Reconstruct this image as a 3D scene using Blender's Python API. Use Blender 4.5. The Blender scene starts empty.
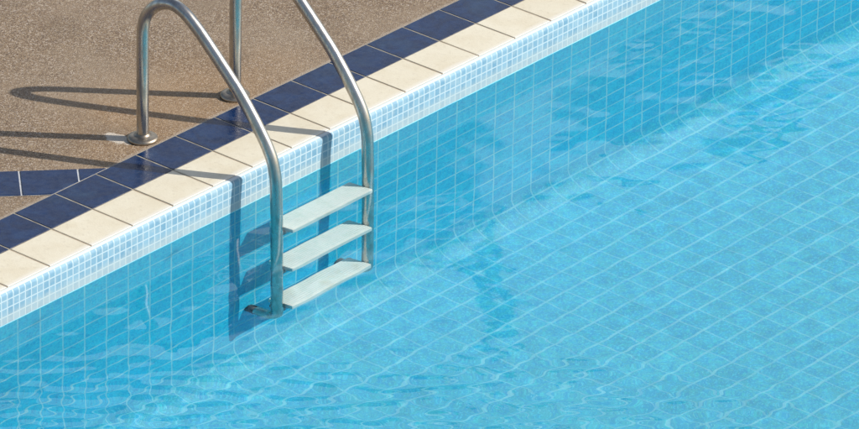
import bpy, math, random
import numpy as np
from mathutils import Vector, Matrix

random.seed(4)
rng = np.random.default_rng(11)
S = bpy.context.scene
COL = S.collection

# ------------------------------------------------------------------ helpers
def link_mesh(name, verts, faces, mat=None, parent=None, smooth=False, uv=None):
    me = bpy.data.meshes.new(name)
    me.from_pydata([tuple(v) for v in verts], [], faces)
    if uv is not None:
        lay = me.uv_layers.new(name='UVMap')
        for lp in me.loops:
            lay.data[lp.index].uv = uv[lp.vertex_index]
    if smooth:
        me.polygons.foreach_set('use_smooth', [True] * len(me.polygons))
    me.update()
    o = bpy.data.objects.new(name, me)
    COL.objects.link(o)
    if mat:
        me.materials.append(mat)
    if parent is not None:
        o.parent = parent
    return o

def struct(o, label=None):
    o['kind'] = 'structure'
    if label:
        o['label'] = label
    return o

class N:
    """small node-tree writer"""
    def __init__(self, tree):
        self.t = tree
    def n(self, typ, props=None, **ins):
        nd = self.t.nodes.new(typ)
        for k, v in (props or {}).items():
            setattr(nd, k, v)
        for k, v in ins.items():
            self.set(nd, k, v)
        return nd
    def set(self, nd, k, v):
        key = int(k[1:]) if k[0] == 'i' and k[1:].isdigit() else k.replace('_', ' ')
        s = nd.inputs[key]
        if isinstance(v, bpy.types.NodeSocket):
            self.t.links.new(v, s)
        else:
            s.default_value = v
    def math(self, op, a, b=None, c=None, clamp=False):
        nd = self.n('ShaderNodeMath', {'operation': op, 'use_clamp': clamp})
        for i, v in enumerate((a, b, c)):
            if v is not None:
                self.set(nd, 'i%d' % i, v)
        return nd.outputs[0]
    def vmath(self, op, a, b=None, scale=None, out=0):
        nd = self.n('ShaderNodeVectorMath', {'operation': op})
        self.set(nd, 'i0', a)
        if b is not None:
            self.set(nd, 'i1', b)
        if scale is not None:
            nd.inputs['Scale'].default_value = scale
        return nd.outputs[out]
    def mix(self, f, a, b, mode='MIX'):
        nd = self.n('ShaderNodeMix', {'data_type': 'RGBA', 'blend_type': mode})
        for i, v in ((0, f), (6, a), (7, b)):
            if isinstance(v, bpy.types.NodeSocket):
                self.t.links.new(v, nd.inputs[i])
            else:
                nd.inputs[i].default_value = v
        return nd.outputs[2]
    def noise(self, vec, scale, detail=3, rough=.55, dist=0., out=0):
        nd = self.n('ShaderNodeTexNoise', None, Vector=vec, Scale=scale, Detail=detail, Roughness=rough, Distortion=dist)
        return nd.outputs[out]
    def ramp(self, f, lo, hi, a=0., b=1.):
        nd = self.n('ShaderNodeMapRange', {'interpolation_type': 'SMOOTHSTEP'})
        for i, v in enumerate((f, lo, hi, a, b)):
            self.set(nd, 'i%d' % i, v)
        return nd.outputs[0]

def c3(r, g, b):
    return (r, g, b, 1.)

def material(name):
    m = bpy.data.materials.new(name)
    m.use_nodes = True
    t = m.node_tree
    t.nodes.clear()
    b = N(t)
    out = b.n('ShaderNodeOutputMaterial')
    p = b.n('ShaderNodeBsdfPrincipled')
    t.links.new(p.outputs[0], out.inputs[0])
    return m, b, p, out

def pos(b):
    return b.n('ShaderNodeNewGeometry').outputs['Position']

def bump(b, p, h, strength, dist):
    nd = b.n('ShaderNodeBump', None, Height=h, Strength=strength, Distance=dist)
    b.set(p, 'Normal', nd.outputs[0])

# ------------------------------------------------------------------ constants (metres)
ZW = -0.117            # water level
FLOOR = -1.36          # pool floor
CW, BW = 0.184, 0.174  # depth of the cream row and of the blue row
PITCH = 0.2            # coping tile length
X0P, X1P = -4.0, 10.0  # pool extent along X
YFAR = -7.0
FACE = -0.02           # plane of the near pool wall
TP = 0.1065            # pool tile pitch

# ------------------------------------------------------------------ materials
def mat_cream():
    m, b, p, _ = material('cream_stone_tile')
    P = pos(b)
    cell = b.n('ShaderNodeTexWhiteNoise', {'noise_dimensions': '1D'}, W=b.math('FLOOR', b.math('DIVIDE', b.n('ShaderNodeSeparateXYZ', None, Vector=P).outputs[0], PITCH)))
    n1 = b.noise(P, 9, 4, .6)
    n2 = b.noise(P, 60, 3, .6)
    n3 = b.noise(P, 420, 2, .6)
    col = b.mix(b.ramp(n1, .35, .7), c3(.72, .665, .525), c3(.66, .59, .44))
    col = b.mix(b.math('MULTIPLY', cell.outputs[0], .35), col, c3(.66, .60, .46))
    col = b.mix(b.ramp(n2, .52, .75, 0, .4), col, c3(.50, .44, .32))
    col = b.mix(b.ramp(n3, .55, .75, 0, .4), col, c3(.52, .44, .32))
    fx = b.math('FRACT', b.math('DIVIDE', b.n('ShaderNodeSeparateXYZ', None, Vector=P).outputs[0], PITCH))
    dx = b.math('MULTIPLY', b.math('MINIMUM', fx, b.math('SUBTRACT', 1., fx)), PITCH)
    gm = b.math('ADD', dx, b.math('MULTIPLY', b.math('SUBTRACT', n2, .5), .03))
    col = b.mix(b.ramp(gm, .012, .002, 0, .25), col, c3(.46, .38, .26))
    # lime bloom right beside the water edge
    y = b.n('ShaderNodeSeparateXYZ', None, Vector=P).outputs[1]
    e = b.math('ADD', y, b.math('MULTIPLY', n1, -.03))
    col = b.mix(b.ramp(e, .012, -.012, 0, .55), col, c3(.80, .79, .74))
    b.set(p, 'Base_Color', col)
    b.set(p, 'Roughness', .55)
    bump(b, p, b.noise(P, 160, 3), .25, .002)
    return m

def mat_blue():
    m, b, p, _ = material('navy_glazed_tile')
    P = pos(b)
    cell = b.n('ShaderNodeTexWhiteNoise', {'noise_dimensions': '2D'}, Vector=b.vmath('FLOOR', b.vmath('SCALE', P, scale=1 / PITCH)))
    n1 = b.noise(P, 14, 5, .65, .6)
    n2 = b.noise(P, 45, 4, .7)
    n3 = b.noise(P, 5, 3, .6)
    col = b.mix(b.ramp(n1, .38, .68), c3(.002, .013, .055), c3(.003, .026, .098))
    col = b.mix(b.math('MULTIPLY', cell.outputs[0], .5), col, c3(.003, .018, .072))
    col = b.mix(b.ramp(n2, .56, .75, 0, .3), col, c3(.02, .07, .14))
    col = b.mix(b.ramp(n3, .5, .75, 0, .25), col, c3(.03, .08, .15))
    b.set(p, 'Base_Color', col)
    b.set(p, 'Roughness', b.ramp(n2, .3, .7, .16, .34))
    b.set(p, 'Specular_IOR_Level', .2)
    bump(b, p, b.noise(P, 35, 2), .06, .004)
    return m

def mat_grout(name, a, d):
    m, b, p, _ = material(name)
    P = pos(b)
    b.set(p, 'Base_Color', b.mix(b.ramp(b.noise(P, 22, 4, .65), .35, .7), a, d))
    b.set(p, 'Roughness', .9)
    bump(b, p, b.noise(P, 300, 2), .5, .002)
    return m

def mat_deck():
    m, b, p, _ = material('pebble_wash_concrete')
    P = pos(b)
    Pw = b.vmath('ADD', P, b.vmath('SCALE', b.noise(P, 90, 2, out=1), scale=.004))
    v = b.n('ShaderNodeTexVoronoi', {'feature': 'F1'}, Vector=Pw, Scale=320., Randomness=1.)
    v2 = b.n('ShaderNodeTexVoronoi', {'feature': 'F1'}, Vector=Pw, Scale=190., Randomness=1.)
    s = b.n('ShaderNodeSeparateColor', None, Color=v.outputs['Color']).outputs[0]
    s2 = b.n('ShaderNodeSeparateColor', None, Color=v2.outputs['Color']).outputs[1]
    cr = b.n('ShaderNodeValToRGB', None, Fac=s)
    e = cr.color_ramp.elements
    e[0].position = 0.; e[0].color = c3(.075, .045, .027)
    e[1].position = 1.; e[1].color = c3(.50, .43, .34)
    for q, c in ((.22, c3(.155, .10, .062)), (.45, c3(.245, .168, .100)), (.68, c3(.30, .213, .130)), (.86, c3(.34, .255, .158))):
        k = e.new(q); k.color = c
    stone = cr.outputs[0]
    stone = b.mix(b.ramp(s2, .86, .9, 0, .55), stone, c3(.58, .50, .42))
    stone = b.mix(b.ramp(s2, .12, .06, 0, .6), stone, c3(.07, .045, .03))
    # cement matrix between the pebbles
    stone = b.mix(b.ramp(v.outputs['Distance'], .50, .72, 0, .6), stone, c3(.20, .145, .105))
    big = b.noise(P, 1.9, 3, .55)
    big2 = b.noise(P, 5.5, 3, .6)
    stone = b.mix(b.ramp(big, .42, .62, 0, .40), stone, c3(.335, .258, .18))
    xyz = b.n('ShaderNodeSeparateXYZ', None, Vector=P)
    # rusty washed zone round the posts, where pool water drains
    d = b.vmath('LENGTH', b.vmath('MULTIPLY', b.vmath('SUBTRACT', P, (1.18, .50, 0)), (1., 1.6, 0.)), out=1)
    d = b.math('ADD', d, b.math('MULTIPLY', big2, .5))
    stone = b.mix(b.ramp(d, 1.05, .35, 0, .45), stone, b.mix(.55, stone, c3(.46, .26, .10), 'MIX'))
    dk = b.ramp(b.noise(P, 2.6, 3, .6), .5, .7, 0, .35)
    stone = b.mix(dk, stone, c3(.16, .115, .075))
    # spilled mortar beside the left post foot: pale smear with a ragged outline
    dm = b.vmath('LENGTH', b.vmath('MULTIPLY', b.vmath('SUBTRACT', P, (.853, .492, 0)), (1.5, .8, 0.)), out=1)
    dm = b.math('ADD', dm, b.math('MULTIPLY', b.math('SUBTRACT', b.noise(P, 28, 4, .7), .5), .07))
    stone = b.mix(b.ramp(dm, .052, .040, 0, .9), stone, c3(.60, .53, .44))
    # mortar line along the tiled border
    ed = b.math('ADD', xyz.outputs[1], b.math('MULTIPLY', b.math('SUBTRACT', b.noise(P, 18, 4, .7), .5), .035))
    stone = b.mix(b.ramp(ed, CW + BW + .020, CW + BW + .008, 0, .55), stone, c3(.42, .35, .28))
    b.set(p, 'Base_Color', stone)
    b.set(p, 'Roughness', .8)
    h = b.math('SUBTRACT', 1., v.outputs['Distance'])
    bump(b, p, h, .75, .0022)
    return m

def mat_mosaic_and_tiles():
    """near wall skin: UV.x metres along the wall, UV.y arc length down from the coping edge"""
    m, b, p, _ = material('pool_tiling')
    uv = b.n('ShaderNodeUVMap', {'uv_map': 'UVMap'}).outputs[0]
    P = pos(b)
    s = b.n('ShaderNodeSeparateXYZ', None, Vector=uv)
    U, Vv = s.outputs[0], s.outputs[1]

    def grid(u, v, pu, ou, pv, ov, gw):
        a = b.math('DIVIDE', b.math('SUBTRACT', u, ou), pu)
        c = b.math('DIVIDE', b.math('SUBTRACT', v, ov), pv)
        def line(q, pt):
            f = b.math('FRACT', q)
            dd = b.math('MULTIPLY', b.math('MINIMUM', f, b.math('SUBTRACT', 1., f)), pt)
            return b.ramp(dd, gw * .42, gw * .62, 1., 0.)
        gb = line(c, pv * .72 if gw > .006 else pv)
        g = b.math('MAXIMUM', line(a, pu), gb)
        cell = b.n('ShaderNodeCombineXYZ', None, X=b.math('FLOOR', a), Y=b.math('FLOOR', c)).outputs[0]
        w = b.n('ShaderNodeTexWhiteNoise', {'noise_dimensions': '2D'}, Vector=cell)
        return g, w.outputs[0], gb
    # small mosaic
    mp = .0293
    g1, r1, _c = grid(U, Vv, .0284, .004, mp, .0135, .0044)
    mos = b.mix(r1, c3(.16, .31, .43), c3(.24, .40, .51))
    mos = b.mix(b.ramp(b.noise(P, 40, 3), .45, .7, 0, .5), mos, c3(.34, .45, .50))
    mos = b.mix(g1, mos, c3(.44, .55, .60))
    edge = b.ramp(Vv, .0135, .0120)
    mos = b.mix(edge, mos, c3(.62, .69, .70))
    # paler grey towards the water line: the water's reflection painted into the colour
    sc = b.math('ADD', Vv, b.math('MULTIPLY', b.noise(P, 16, 3), .02))
    mos = b.mix(b.ramp(sc, .085, .125, 0, .5), mos, c3(.42, .47, .46))
    # large pool tiles
    g2, r2, g2b = grid(U, Vv, TP, .037, TP, .131, .0068)
    floorf = b.ramp(Vv, 1.10, 1.34)
    kf = b.math('ADD', b.math('MULTIPLY', floorf, .35), .65)
    base = b.mix(r2, c3(.012, .65, .97), c3(.026, .73, .98))
    dim_floor = b.mix(r2, c3(.028, .47, .64), c3(.060, .57, .72))  # floor coloured darker than the wall to even out the light on them
    base = b.mix(floorf, base, dim_floor)
    nA = b.noise(P, 38, 4, .62, .8)
    nB = b.noise(P, 95, 3, .6, .5)
    nC = b.noise(P, 3.0, 2, .5)
    base = b.mix(b.ramp(nC, .4, .65, 0, .25), base, c3(.05, .56, .80))
    # cloudy glaze, also imitating the look of water ripples: flecks darker, paler and greener than the ground colour
    base = b.mix(b.math('MULTIPLY', b.ramp(nA, .44, .58, 0, .56), kf), base, c3(.008, .43, .80))
    base = b.mix(b.ramp(nB, .50, .62, 0, .55), base, c3(.08, .74, .94))
    base = b.mix(b.ramp(b.noise(P, 62, 3, .7, 1.), .53, .61, 0, .52), base, c3(.008, .38, .72))
    base = b.mix(b.ramp(b.noise(P, 48, 2, .7), .56, .66, 0, .4), base, c3(.03, .70, .78))
    base = b.mix(b.ramp(b.noise(P, 150, 2, .7), .56, .68, 0, .4), base, c3(.24, .84, .97))
    gv = b.noise(P, 6, 3, .6)
    xjoint = b.ramp(Vv, 1.16, 1.36, .95, .36)          # joints across the floor are more silted up
    base = b.mix(b.math('MULTIPLY', g2, b.math('MULTIPLY', b.ramp(gv, .3, .7, .5, 1.), b.math('MAXIMUM', b.math('MULTIPLY', g2b, b.ramp(Vv, 1.16, 1.36, .95, .50)), xjoint))), base, c3(.34, .84, .94))
    sel = b.ramp(Vv, .1295, .1305)
    col = b.mix(sel, mos, base)
    b.set(p, 'Base_Color', col)
    b.set(p, 'Roughness', .55)
    b.set(p, 'Specular_IOR_Level', .25)
    h = b.mix(sel, g1, g2)
    bump(b, p, b.math('SUBTRACT', 1., h), .3, .0012)
    return m

def mat_steel():
    m, b, p, _ = material('brushed_stainless_steel')
    P = pos(b)
    n = b.noise(b.vmath('MULTIPLY', P, (1., 1., .25)), 60, 4, .6)
    b.set(p, 'Metallic', 1.)
    b.set(p, 'Base_Color', b.mix(b.ramp(n, .4, .7), c3(.54, .52, .48), c3(.40, .38, .345)))
    b.set(p, 'Roughness', b.ramp(n, .3, .75, .24, .38))
    bump(b, p, b.noise(P, 260, 2), .04, .001)
    return m

def mat_step():
    m, b, p, _ = material('aged_white_plastic')
    P = pos(b)
    n = b.noise(P, 30, 4, .65)
    n2 = b.noise(P, 9, 3, .6)
    col = b.mix(b.ramp(n, .4, .72), c3(.90, .97, .90), c3(.80, .92, .84))
    col = b.mix(b.ramp(n2, .5, .72, 0, .45), col, c3(.70, .68, .50))
    b.set(p, 'Base_Color', col)
    b.set(p, 'Roughness', .5)
    return m

def mat_plain(name, col, rough=.5, metal=0.):
    m, b, p, _ = material(name)
    P = pos(b)
    dk = tuple(x * .7 for x in col[:3]) + (1.,)
    b.set(p, 'Base_Color', b.mix(b.ramp(b.noise(P, 40, 3), .4, .7), col, dk))
    b.set(p, 'Roughness', rough)
    b.set(p, 'Metallic', metal)
    return m

def mat_water():
    m, b, p, out = material('clear_pool_water')
    b.t.nodes.remove(p)
    g = b.n('ShaderNodeBsdfGlass', {'distribution': 'GGX'}, Color=c3(.985, 1., 1.), Roughness=0., IOR=1.333)
    b.t.links.new(g.outputs[0], out.inputs[0])
    return m

M_CREAM, M_BLUE, M_DECK = mat_cream(), mat_blue(), mat_deck()
M_GC = mat_grout('brown_joint_mortar', c3(.42, .34, .24), c3(.30, .23, .155))
M_GB = mat_grout('pale_joint_mortar', c3(.38, .35, .28), c3(.24, .22, .18))
M_GS = mat_grout('white_joint_mortar', c3(.62, .63, .64), c3(.46, .46, .46))
M_TILE = mat_mosaic_and_tiles()
M_STEEL, M_STEP, M_WATER = mat_steel(), mat_step(), mat_water()
M_RUB = mat_plain('dark_rubber', c3(.09, .12, .14), .6)
M_FLANGE = mat_plain('weathered_flange_steel', c3(.40, .34, .27), .42, 1.)
M_BOLT = mat_plain('dull_bolt_metal', c3(.25, .25, .24), .35, 1.)

# ------------------------------------------------------------------ tiles as bevelled slabs
def clip(poly, nx, ny, d):
    """keep nx*x+ny*y >= d"""
    res = []
    for i in range(len(poly)):
        a, c = poly[i], poly[(i + 1) % len(poly)]
        da, dc = nx * a[0] + ny * a[1] - d, nx * c[0] + ny * c[1] - d
        if da >= 0:
            res.append(a)
        if (da >= 0) != (dc >= 0):
            t = da / (da - dc)
            res.append((a[0] + t * (c[0] - a[0]), a[1] + t * (c[1] - a[1])))
    return res

def slab(V, F, poly, top, bot, bev):
    n = len(poly)
    cx = sum(q[0] for q in poly) / n
    cy = sum(q[1] for q in poly) / n
    ins = []
    for x, y in poly:
        dx, dy = cx - x, cy - y
        L = math.hypot(dx, dy) or 1
        k = bev * 1.41 / L
        ins.append((x + dx * k, y + dy * k))
    tl = [random.uniform(-1, 1) * .0022 for _ in range(2)]
    b0 = len(V)
    def z(x, y, base):
        return base + (x - cx) * tl[0] + (y - cy) * tl[1]
    for x, y in poly:
        V.append((x, y, bot))
    for x, y in poly:
        V.append((x, y, z(x, y, top - bev)))
    for x, y in ins:
        V.append((x, y, z(x, y, top)))
    for r in (0, n):
        for i in range(n):
            j = (i + 1) % n
            F.append((b0 + r + i, b0 + r + j, b0 + r + n + j, b0 + r + n + i))
    F.append(tuple(b0 + 2 * n + i for i in range(n)))

def rect(x0, y0, x1, y1):
    return [(x0, y0), (x1, y0), (x1, y1), (x0, y1)]

g = .0032
def coping(y0, y1, name, mat, off=0.):
    V, F = [], []
    k = math.floor(X0P / PITCH) - 2
    while k * PITCH < X1P + .4:
        j = lambda: random.uniform(-.0006, .0006)
        slab(V, F, rect(k * PITCH + g + j() + off, y0 + g * .7, (k + 1) * PITCH - g + j() + off, y1 - g * .7),
             .0036 + random.uniform(-.0003, .0003), -.014, .0011)
        k += 1
    return struct(link_mesh(name, V, F, mat))

coping(0.0, CW, 'cream_coping', M_CREAM)
coping(CW, CW + BW, 'blue_tile_border', M_BLUE)

def sheet(name, x0, y0, x1, y1, z, mat):
    return struct(link_mesh(name, [(x0, y0, z), (x1, y0, z), (x1, y1, z), (x0, y1, z)], [(0, 1, 2, 3)], mat))
sheet('coping_bed', X0P - .5, 0.0005, X1P + .5, CW, .0016, M_GC)
sheet('border_bed', X0P - .5, CW, X1P + .5, CW + BW + .002, .0019, M_GB)

# diagonal navy strip let into the deck
tx, ty = -.73, .683
L_ = math.hypot(tx, ty); tx /= L_; ty /= L_
nx, ny = ty, -tx
V, F = [], []
s = -.336
while s < 7:
    a0, a1 = s + .0035, s + PITCH - .0035
    q = [(nx * n_ + tx * s_, ny * n_ + ty * s_) for s_, n_ in ((a0, .529), (a1, .529), (a1, .711), (a0, .711))]
    if (q[1][0] - q[0][0]) * (q[2][1] - q[1][1]) - (q[1][1] - q[0][1]) * (q[2][0] - q[1][0]) < 0:
        q = q[::-1]
    q = clip(q, 0, 1, CW + BW + .003)
    if len(q) > 2:
        slab(V, F, q, .0045, -.012, .0015)
    s += PITCH
struct(link_mesh('diagonal_blue_tile_strip', V, F, M_BLUE))
q = clip([(nx * n_ + tx * s_, ny * n_ + ty * s_) for s_, n_ in ((-.5, .527), (7, .527), (7, .713), (-.5, .713))], 0, 1, CW + BW + .002)
struct(link_mesh('strip_bed', [(x, y, .0018) for x, y in q], [tuple(range(len(q)))], M_GS))

# deck: one sheet with the pool cut out of it
E0 = 90.
yb = CW + BW + .001
xs = [X0P - E0, X0P, X1P, X1P + E0]
ys = [YFAR - E0, YFAR, yb, yb + E0]
V = [(x, y, .0) for y in ys for x in xs]
F = []
for j in range(3):
    for i in range(3):
        if (i, j) == (1, 1):
            continue
        F.append((j * 4 + i, j * 4 + i + 1, (j + 1) * 4 + i + 1, (j + 1) * 4 + i))
struct(link_mesh('pool_deck', V, F, M_DECK))

# ------------------------------------------------------------------ pool basin (one extruded profile, UV in metres)
prof = [(0.0005, .0015), (-.004, .0012)]
for i in range(1, 9):
    a = math.pi / 2 * i / 8
    prof.append((-.004 + -.016 * math.sin(a), .0012 - .016 * (1 - math.cos(a))))
prof.append((FACE, -.06))
prof.append((FACE, ZW))
prof.append((FACE, -.6))
RC = .13
for i in range(0, 11):
    a = math.pi / 2 * i / 10
    prof.append((FACE - RC * (1 - math.cos(a)), FLOOR + RC - RC * math.sin(a)))
yy = FACE - RC
while yy > YFAR + .6:
    yy -= .5
    prof.append((yy, FLOOR))
for i in range(0, 11):
    a = math.pi / 2 * i / 10
    prof.append((YFAR + RC - RC * math.sin(a), FLOOR + RC * (1 - math.cos(a))))
prof.append((YFAR, 0.0))
arc = [0.]
for i in range(1, len(prof)):
    arc.append(arc[-1] + math.hypot(prof[i][0] - prof[i - 1][0], prof[i][1] - prof[i - 1][1]))
nxs = 15
XS = [X0P + (X1P - X0P) * i / (nxs - 1) for i in range(nxs)]
V, F, UVs = [], [], []
for x in XS:
    for (y, z), a in zip(prof, arc):
        V.append((x, y, z)); UVs.append((x, a))
n = len(prof)
for i in range(nxs - 1):
    for j in range(n - 1):
        F.append((i * n + j, i * n + j + 1, (i + 1) * n + j + 1, (i + 1) * n + j))
basin = struct(link_mesh('pool_basin', V, F, M_TILE, smooth=True, uv=UVs))
for nm, x in (('pool_end_wall', X0P), ('pool_end_wall', X1P)):
    o = link_mesh(nm, [(x, 0, 0), (x, YFAR, 0), (x, YFAR, FLOOR), (x, 0, FLOOR)], [(0, 1, 2, 3)], M_TILE,
                  uv=[(0, 0), (-YFAR, 0), (-YFAR, -FLOOR), (0, -FLOOR)])
    struct(o)
    o.cycles.is_caustics_receiver = True

# ------------------------------------------------------------------ water: a rippled sheet of real waves
def axis(lo, flo, fhi, hi, step):
    a = list(np.arange(flo, fhi, step))
    q, s_ = a[-1], step
    while q < hi:
        s_ *= 1.15; q += s_; a.append(min(q, hi))
    q, s_ = a[0], step
    while q > lo:
        s_ *= 1.15; q -= s_; a.insert(0, max(q, lo))
    return np.array(a)
gx = axis(X0P - .01, -1.1, 4.6, X1P + .01, .0075)
gy = axis(YFAR - .01, -2.9, FACE + .004, FACE + .004, .0075)
GX, GY = np.meshgrid(gx, gy)
H = np.zeros_like(GX)
def waves(n, lam0, lam1, slope, dirc, spread):
    h = np.zeros_like(GX)
    for _ in range(n):
        lam = math.exp(rng.uniform(math.log(lam0), math.log(lam1)))
        k = 2 * math.pi / lam
        th = dirc + rng.normal() * spread
        h += slope / k * math.sqrt(2. / n) * np.cos(k * (GX * math.cos(th) + GY * math.sin(th)) + rng.uniform(0, 6.283))
    return h
# gentle everywhere, livelier towards the near left where the surface is being stirred
cx_, cy_ = .05, -1.35
u_ = ((GX - cx_) * .65 - (GY - cy_) * .76)      # across the view
w_ = ((GX - cx_) * .76 + (GY - cy_) * .65)      # away from the view
stir = 1. / (1. + np.exp((w_ - .18 - .10 * np.sin(u_ * 3)) / .16)) * np.exp(-np.clip(u_ - .55, 0, 9) ** 2 / .8)
H += waves(26, .30, .9, .0016, .6, 1.6)
H += waves(34, .07, .22, .0014, .6, 1.8)
wallp = np.exp(-((GX - .25) / .85) ** 2 - ((GY + .3) / .42) ** 2)
H += (.15 + .32 * stir + .75 * wallp) * waves(40, .10, .30, .0060, .75, 1.0)
H += stir * waves(60, .055, .13, .0330, .73, .35)
V = np.stack([GX.ravel(), GY.ravel(), (H + ZW).ravel()], -1)
ny_, nx_ = GX.shape
idx = np.arange(ny_ * nx_).reshape(ny_, nx_)
Fq = np.stack([idx[:-1, :-1].ravel(), idx[:-1, 1:].ravel(), idx[1:, 1:].ravel(), idx[1:, :-1].ravel()], -1)
me = bpy.data.meshes.new('pool_water')
me.vertices.add(len(V)); me.vertices.foreach_set('co', V.ravel().astype(np.float32))
me.loops.add(Fq.size); me.loops.foreach_set('vertex_index', Fq.ravel().astype(np.int32))
me.polygons.add(len(Fq))
me.polygons.foreach_set('loop_start', np.arange(0, Fq.size, 4, dtype=np.int32))
me.polygons.foreach_set('loop_total', np.full(len(Fq), 4, dtype=np.int32))
me.update(calc_edges=True)
me.polygons.foreach_set('use_smooth', np.ones(len(Fq), dtype=bool))
me.materials.append(M_WATER)
water = bpy.data.objects.new('pool_water', me)
COL.objects.link(water)
struct(water)
water.cycles.is_caustics_caster = True
basin.cycles.is_caustics_receiver = True

# ------------------------------------------------------------------ ladder
SK = .12                      # the ladder stands slightly skewed to the edge
RT = .0215
RX = (.909, 1.376)
def rail_x(x0, y):
    return x0 + SK * (.42 - y)

def smooth_path(pts, step=.008, sig=2.2):
    P = np.array(pts, float)
    seg = np.linalg.norm(np.diff(P, axis=0), axis=1)
    t = np.concatenate([[0], np.cumsum(seg)])
    nn = int(t[-1] / step)
    tt = np.linspace(0, t[-1], nn)
    Q = np.stack([np.interp(tt, t, P[:, i]) for i in range(P.shape[1])], -1)
    r = int(sig * 4)
    k = np.exp(-np.arange(-r, r + 1) ** 2 / (2 * sig * sig)); k /= k.sum()
    pad = np.concatenate([Q[0] + (Q[0] - Q[r:0:-1]), Q, Q[-1] + (Q[-1] - Q[-2:-r - 2:-1])])
    return np.stack([np.convolve(pad[:, i], k, 'valid') for i in range(P.shape[1])], -1)

def tube(path, rad, seg=28, caps=True):
    V, F = [], []
    path = np.array(path)
    T = np.gradient(path, axis=0)
    T /= np.linalg.norm(T, axis=1)[:, None]
    nrm = np.array([1., 0, 0])
    for i, (c, t) in enumerate(zip(path, T)):
        nrm = nrm - t * nrm.dot(t); nrm /= np.linalg.norm(nrm)
        bn = np.cross(t, nrm)
        for k in range(seg):
            a = 2 * math.pi * k / seg
            V.append(c + rad * (math.cos(a) * nrm + math.sin(a) * bn))
    for i in range(len(path) - 1):
        for k in range(seg):
            k2 = (k + 1) % seg
            F.append((i * seg + k, i * seg + k2, (i + 1) * seg + k2, (i + 1) * seg + k))
    if caps:
        F.append(tuple(range(seg - 1, -1, -1)))
        F.append(tuple((len(path) - 1) * seg + k for k in range(seg)))
    return V, F

def lathe(prof_, c, seg=48):
    V, F = [], []
    for r, z in prof_:
        for k in range(seg):
            a = 2 * math.pi * k / seg
            V.append((c[0] + r * math.cos(a), c[1] + r * math.sin(a), c[2] + z))
    m_ = len(prof_)
    for i in range(m_ - 1):
        for k in range(seg):
            k2 = (k + 1) % seg
            F.append((i * seg + k, i * seg + k2, (i + 1) * seg + k2, (i + 1) * seg + k))
    F.append(tuple((m_ - 1) * seg + k for k in range(seg)))
    return V, F

lad = bpy.data.objects.new('pool_ladder', None)
COL.objects.link(lad)
lad.location = (0, 0, 0)
LO = Vector(((RX[0] + RX[1]) / 2, .42, 0))
lad.location = LO
lad['label'] = 'stainless steel pool ladder with curved handrails and three white steps reaching into the water'
lad['category'] = 'pool ladder'
def lp(name, V, F, mat, parent=lad, smooth=True):
    V = [(v[0] - LO.x, v[1] - LO.y, v[2]) for v in V]
    o = link_mesh(name, V, F, mat, parent, smooth)
    o.cycles.is_caustics_receiver = True
    return o

PR = [(.425, .004), (.425, .2), (.425, .36), (.424, .425), (.413, .469), (.388, .505), (.346, .538), (.296, .549), (.246, .526),
      (.188, .474), (.104, .383), (.021, .290), (-.038, .209), (-.086, .134), (-.113, .080), (-.128, .01), (-.133, -.13),
      (-.136, -.6), (-.138, -.930)]
for i, x0 in enumerate(RX):
    dy = -.006 * i
    pts = [(rail_x(x0, y), y + dy, z) for y, z in PR]
    pth = smooth_path(pts)
    # elbow back to the wall at the bottom
    e = pth[-1]
    ex = []
    for a in np.linspace(0, math.pi / 2, 9)[1:]:
        ex.append((e[0] - SK * .045 * (1 - math.cos(a)), e[1] + .045 * (1 - math.cos(a)), e[2] - .045 * math.sin(a)))
    lx = ex[-1]
    for t in np.linspace(0, -.040 - lx[1], 5)[1:]:
        ex.append((lx[0] - SK * t, lx[1] + t, lx[2]))
    pth = np.concatenate([pth, np.array(ex)])
    V, F = tube(pth, RT)
    hr = lp('handrail', V, F, M_STEEL)
    # foot flange, a low dome with a rolled rim
    V, F = lathe([(.0, 0.0), (.053, .0), (.0535, .003), (.053, .0075), (.050, .0115), (.044, .0145), (.034, .017), (.0245, .019), (.0235, .024), (.0216, .0245)],
                 (rail_x(x0, .425), .425 + dy, .0005))
    lp('flange', V, F[:-1], M_FLANGE, hr)
    # rubber wall foot
    ft = pth[-1]
    V, F = tube([(ft[0] + SK * .012, ft[1] - .012, ft[2]), (ft[0], ft[1], ft[2]), (ft[0] - SK * .0185, FACE - .001, ft[2])], .0225)
    lp('rubber_foot', V, F, M_RUB, hr)

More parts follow.
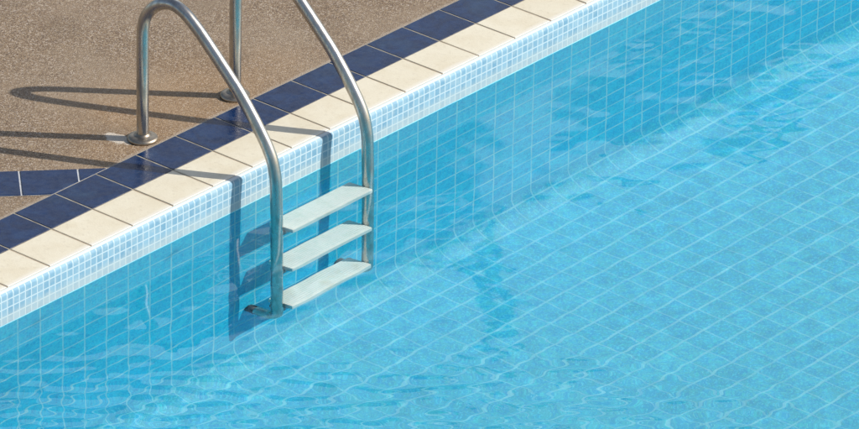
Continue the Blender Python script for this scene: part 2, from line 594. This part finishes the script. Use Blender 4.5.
# steps
def rounded_box(x0, x1, y0, y1, z0, z1, r, seg=5, slots=True):
    """profile in YZ with rounded long edges, swept along X with softened ends"""
    pr = []
    for cy, cz, a0 in ((y1 - r, z1 - r, 0), (y0 + r, z1 - r, 90), (y0 + r, z0 + r, 180), (y1 - r, z0 + r, 270)):
        if a0 == 90 and slots:
            # shallow anti-slip grooves in the top
            m_ = 9
            for k in range(m_ * 4):
                t = (k + .5) / (m_ * 4)
                yy_ = (y1 - r) + ((y0 + r) - (y1 - r)) * t
                ph = (t * m_) % 1.
                pr.append((yy_, z1 - (.0010 if .55 < ph < .95 else 0.)))
        for k in range(seg + 1):
            a = math.radians(a0 + 90 * k / seg)
            pr.append((cy + r * math.cos(a), cz + r * math.sin(a)))
    V, F = [], []
    cy, cz = (y0 + y1) / 2, (z0 + z1) / 2
    st = [(x0, .90), (x0 + .002, .965), (x0 + .006, 1.), (x1 - .006, 1.), (x1 - .002, .965), (x1, .90)]
    n_ = len(pr)
    for x, sc in st:
        for y, z in pr:
            V.append((x - SK * (y - cy), cy + (y - cy) * (1 - (1 - sc) * .35), cz + (z - cz) * sc))
    for i in range(len(st) - 1):
        for k in range(n_):
            k2 = (k + 1) % n_
            F.append((i * n_ + k, i * n_ + k2, (i + 1) * n_ + k2, (i + 1) * n_ + k))
    F.append(tuple(range(n_ - 1, -1, -1)))
    F.append(tuple((len(st) - 1) * n_ + k for k in range(n_)))
    return V, F

where = ('topmost white step just under the water', 'middle white step', 'lowest white step, tinted green by the water')
for i, zt in enumerate((-.252, -.572, -.880)):
    yc = -.118
    xa, xb = rail_x(RX[0], yc) + RT * .9, rail_x(RX[1], yc) - RT * .9
    V, F = rounded_box(xa + .010, xb - .002, yc - .060, yc + .040, zt - .030, zt, .006)
    st = lp('step', V, F, M_STEP, smooth=False)
    st['label'] = where[i]
    for sx in (xa, xb):
        d_ = 1 if sx == xa else -1
        V, F = rounded_box(min(sx - d_ * .004, sx + d_ * .014), max(sx - d_ * .004, sx + d_ * .014), yc - .030, yc + .022, zt - .055, zt - .0305, .004, 3, False)
        br = lp('bracket', V, F, M_BOLT, st, smooth=False)

# ------------------------------------------------------------------ sun and sky
SUN_EL = 33.2
saz = Vector((.607, -.795, 0)).normalized()
sd = Vector((saz.x * math.cos(math.radians(SUN_EL)), saz.y * math.cos(math.radians(SUN_EL)), math.sin(math.radians(SUN_EL))))
sun = bpy.data.lights.new('sun', 'SUN')
sun.energy = 4.2
sun.angle = math.radians(.55)
sun.color = (1., .95, .87)
sun.cycles.is_caustics_light = True
so = bpy.data.objects.new('sun', sun)
so.rotation_euler = (-sd).to_track_quat('-Z', 'Y').to_euler()
so.location = sd * 30
COL.objects.link(so)

W = bpy.data.worlds.new('World')
S.world = W
W.use_nodes = True
t = W.node_tree
t.nodes.clear()
b = N(t)
out = b.n('ShaderNodeOutputWorld')
sky = b.n('ShaderNodeTexSky')
sky.sky_type = 'NISHITA'
sky.sun_disc = False
sky.sun_elevation = math.radians(SUN_EL)
sky.sun_rotation = math.atan2(saz.x, saz.y)
sky.altitude = 0
sky.air_density = 1.0
sky.dust_density = 1.5
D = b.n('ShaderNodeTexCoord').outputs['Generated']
# bright sky area added to shape the water's reflections, dark shapes cut into it
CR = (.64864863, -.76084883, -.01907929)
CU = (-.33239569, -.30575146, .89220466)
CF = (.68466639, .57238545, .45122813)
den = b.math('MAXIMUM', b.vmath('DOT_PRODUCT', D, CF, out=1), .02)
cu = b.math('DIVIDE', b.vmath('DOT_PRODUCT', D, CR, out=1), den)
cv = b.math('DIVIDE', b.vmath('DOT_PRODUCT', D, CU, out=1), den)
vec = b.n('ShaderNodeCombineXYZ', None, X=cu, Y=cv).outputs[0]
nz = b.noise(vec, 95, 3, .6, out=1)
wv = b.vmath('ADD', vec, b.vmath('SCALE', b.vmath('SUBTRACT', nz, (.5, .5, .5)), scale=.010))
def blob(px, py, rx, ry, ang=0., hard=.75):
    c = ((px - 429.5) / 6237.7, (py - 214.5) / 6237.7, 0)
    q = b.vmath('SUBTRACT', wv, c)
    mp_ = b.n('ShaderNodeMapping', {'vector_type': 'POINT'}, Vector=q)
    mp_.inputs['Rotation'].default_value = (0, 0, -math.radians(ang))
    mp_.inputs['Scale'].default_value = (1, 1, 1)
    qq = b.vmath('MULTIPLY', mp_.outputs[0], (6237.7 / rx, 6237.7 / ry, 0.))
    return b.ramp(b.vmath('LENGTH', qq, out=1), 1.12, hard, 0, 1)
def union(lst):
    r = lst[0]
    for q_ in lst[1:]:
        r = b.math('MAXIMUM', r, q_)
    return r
# dark shapes added in the sky, standing in for mirrored trees and a pole
dark_refl = union([blob(690, 75, 215, 58, -27, .6), blob(430, 190, 62, 75, -10, .7), blob(60, 110, 560, 190, -26, .93), blob(110, 320, 270, 75, -22, .8), blob(330, 190, 165, 85, -12, .8), blob(491, 300, 12, 130, 0, .5), blob(570, 138, 42, 30, -20),
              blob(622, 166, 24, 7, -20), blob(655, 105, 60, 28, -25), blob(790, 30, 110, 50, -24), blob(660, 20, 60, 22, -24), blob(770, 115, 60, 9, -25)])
bright_refl = union([blob(430, 225, 52, 10, -24, .4), blob(243, 222, 42, 6, -8, .3), blob(236, 254, 40, 8, -6, .3), blob(232, 283, 34, 6, -6, .3), blob(528, 130, 26, 52, 4, .3), blob(645, 36, 34, 10, -28, .2), blob(690, 52, 52, 12, -30, .3), blob(610, 70, 30, 9, -30, .3)])  # bright patches added back for pale streaks mirrored in the water
dark_refl = b.math('SUBTRACT', dark_refl, b.math('MULTIPLY', bright_refl, .8), clamp=True)
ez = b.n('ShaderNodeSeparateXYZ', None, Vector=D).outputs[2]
refl_field = b.math('MULTIPLY', b.ramp(b.vmath('DOT_PRODUCT', D, CF, out=1), .90, .985), b.math('SUBTRACT', 1., b.math('MULTIPLY', dark_refl, .92)))
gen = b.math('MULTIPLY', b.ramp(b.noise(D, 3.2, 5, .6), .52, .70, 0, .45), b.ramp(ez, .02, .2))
cm = b.math('MAXIMUM', refl_field, gen)
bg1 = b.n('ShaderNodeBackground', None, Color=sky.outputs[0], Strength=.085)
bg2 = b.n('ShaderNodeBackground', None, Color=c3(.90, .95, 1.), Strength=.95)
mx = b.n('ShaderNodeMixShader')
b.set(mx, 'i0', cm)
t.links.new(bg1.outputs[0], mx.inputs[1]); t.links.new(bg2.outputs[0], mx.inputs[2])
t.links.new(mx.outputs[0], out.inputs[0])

# ------------------------------------------------------------------ camera
p_ = dict(F=6237.67, D=20.96253, cx=1.140708, cy=-.671997)
r = Vector((.64864863, -.76084883, .01907929)); u = Vector((.33239569, .30575146, .89220466)); f = Vector((.68466639, .57238545, -.45122813))
cam = bpy.data.cameras.new('camera')
cam.sensor_width = 36
cam.lens = 36 * p_['F'] / 859
cam.clip_start = .5
cam.clip_end = 400
co = bpy.data.objects.new('camera', cam)
C = Vector((p_['cx'], p_['cy'], 0)) - p_['D'] * f
m3 = Matrix((r, u, -f)).transposed()
co.matrix_world = Matrix.Translation(C) @ m3.to_4x4()
COL.objects.link(co)
S.camera = co

S.render.engine = 'CYCLES'
S.cycles.max_bounces = 10
S.cycles.transmission_bounces = 8
S.cycles.diffuse_bounces = 5
S.cycles.caustics_refractive = True
S.cycles.caustics_reflective = False
S.cycles.blur_glossy = .3
S.cycles.sample_clamp_indirect = 1.2
S.cycles.use_denoising = True
S.view_settings.view_transform = 'Standard'
S.view_settings.look = 'None'
S.view_settings.gamma = 1
S.view_settings.exposure = .38
S.view_settings.use_curve_mapping = False
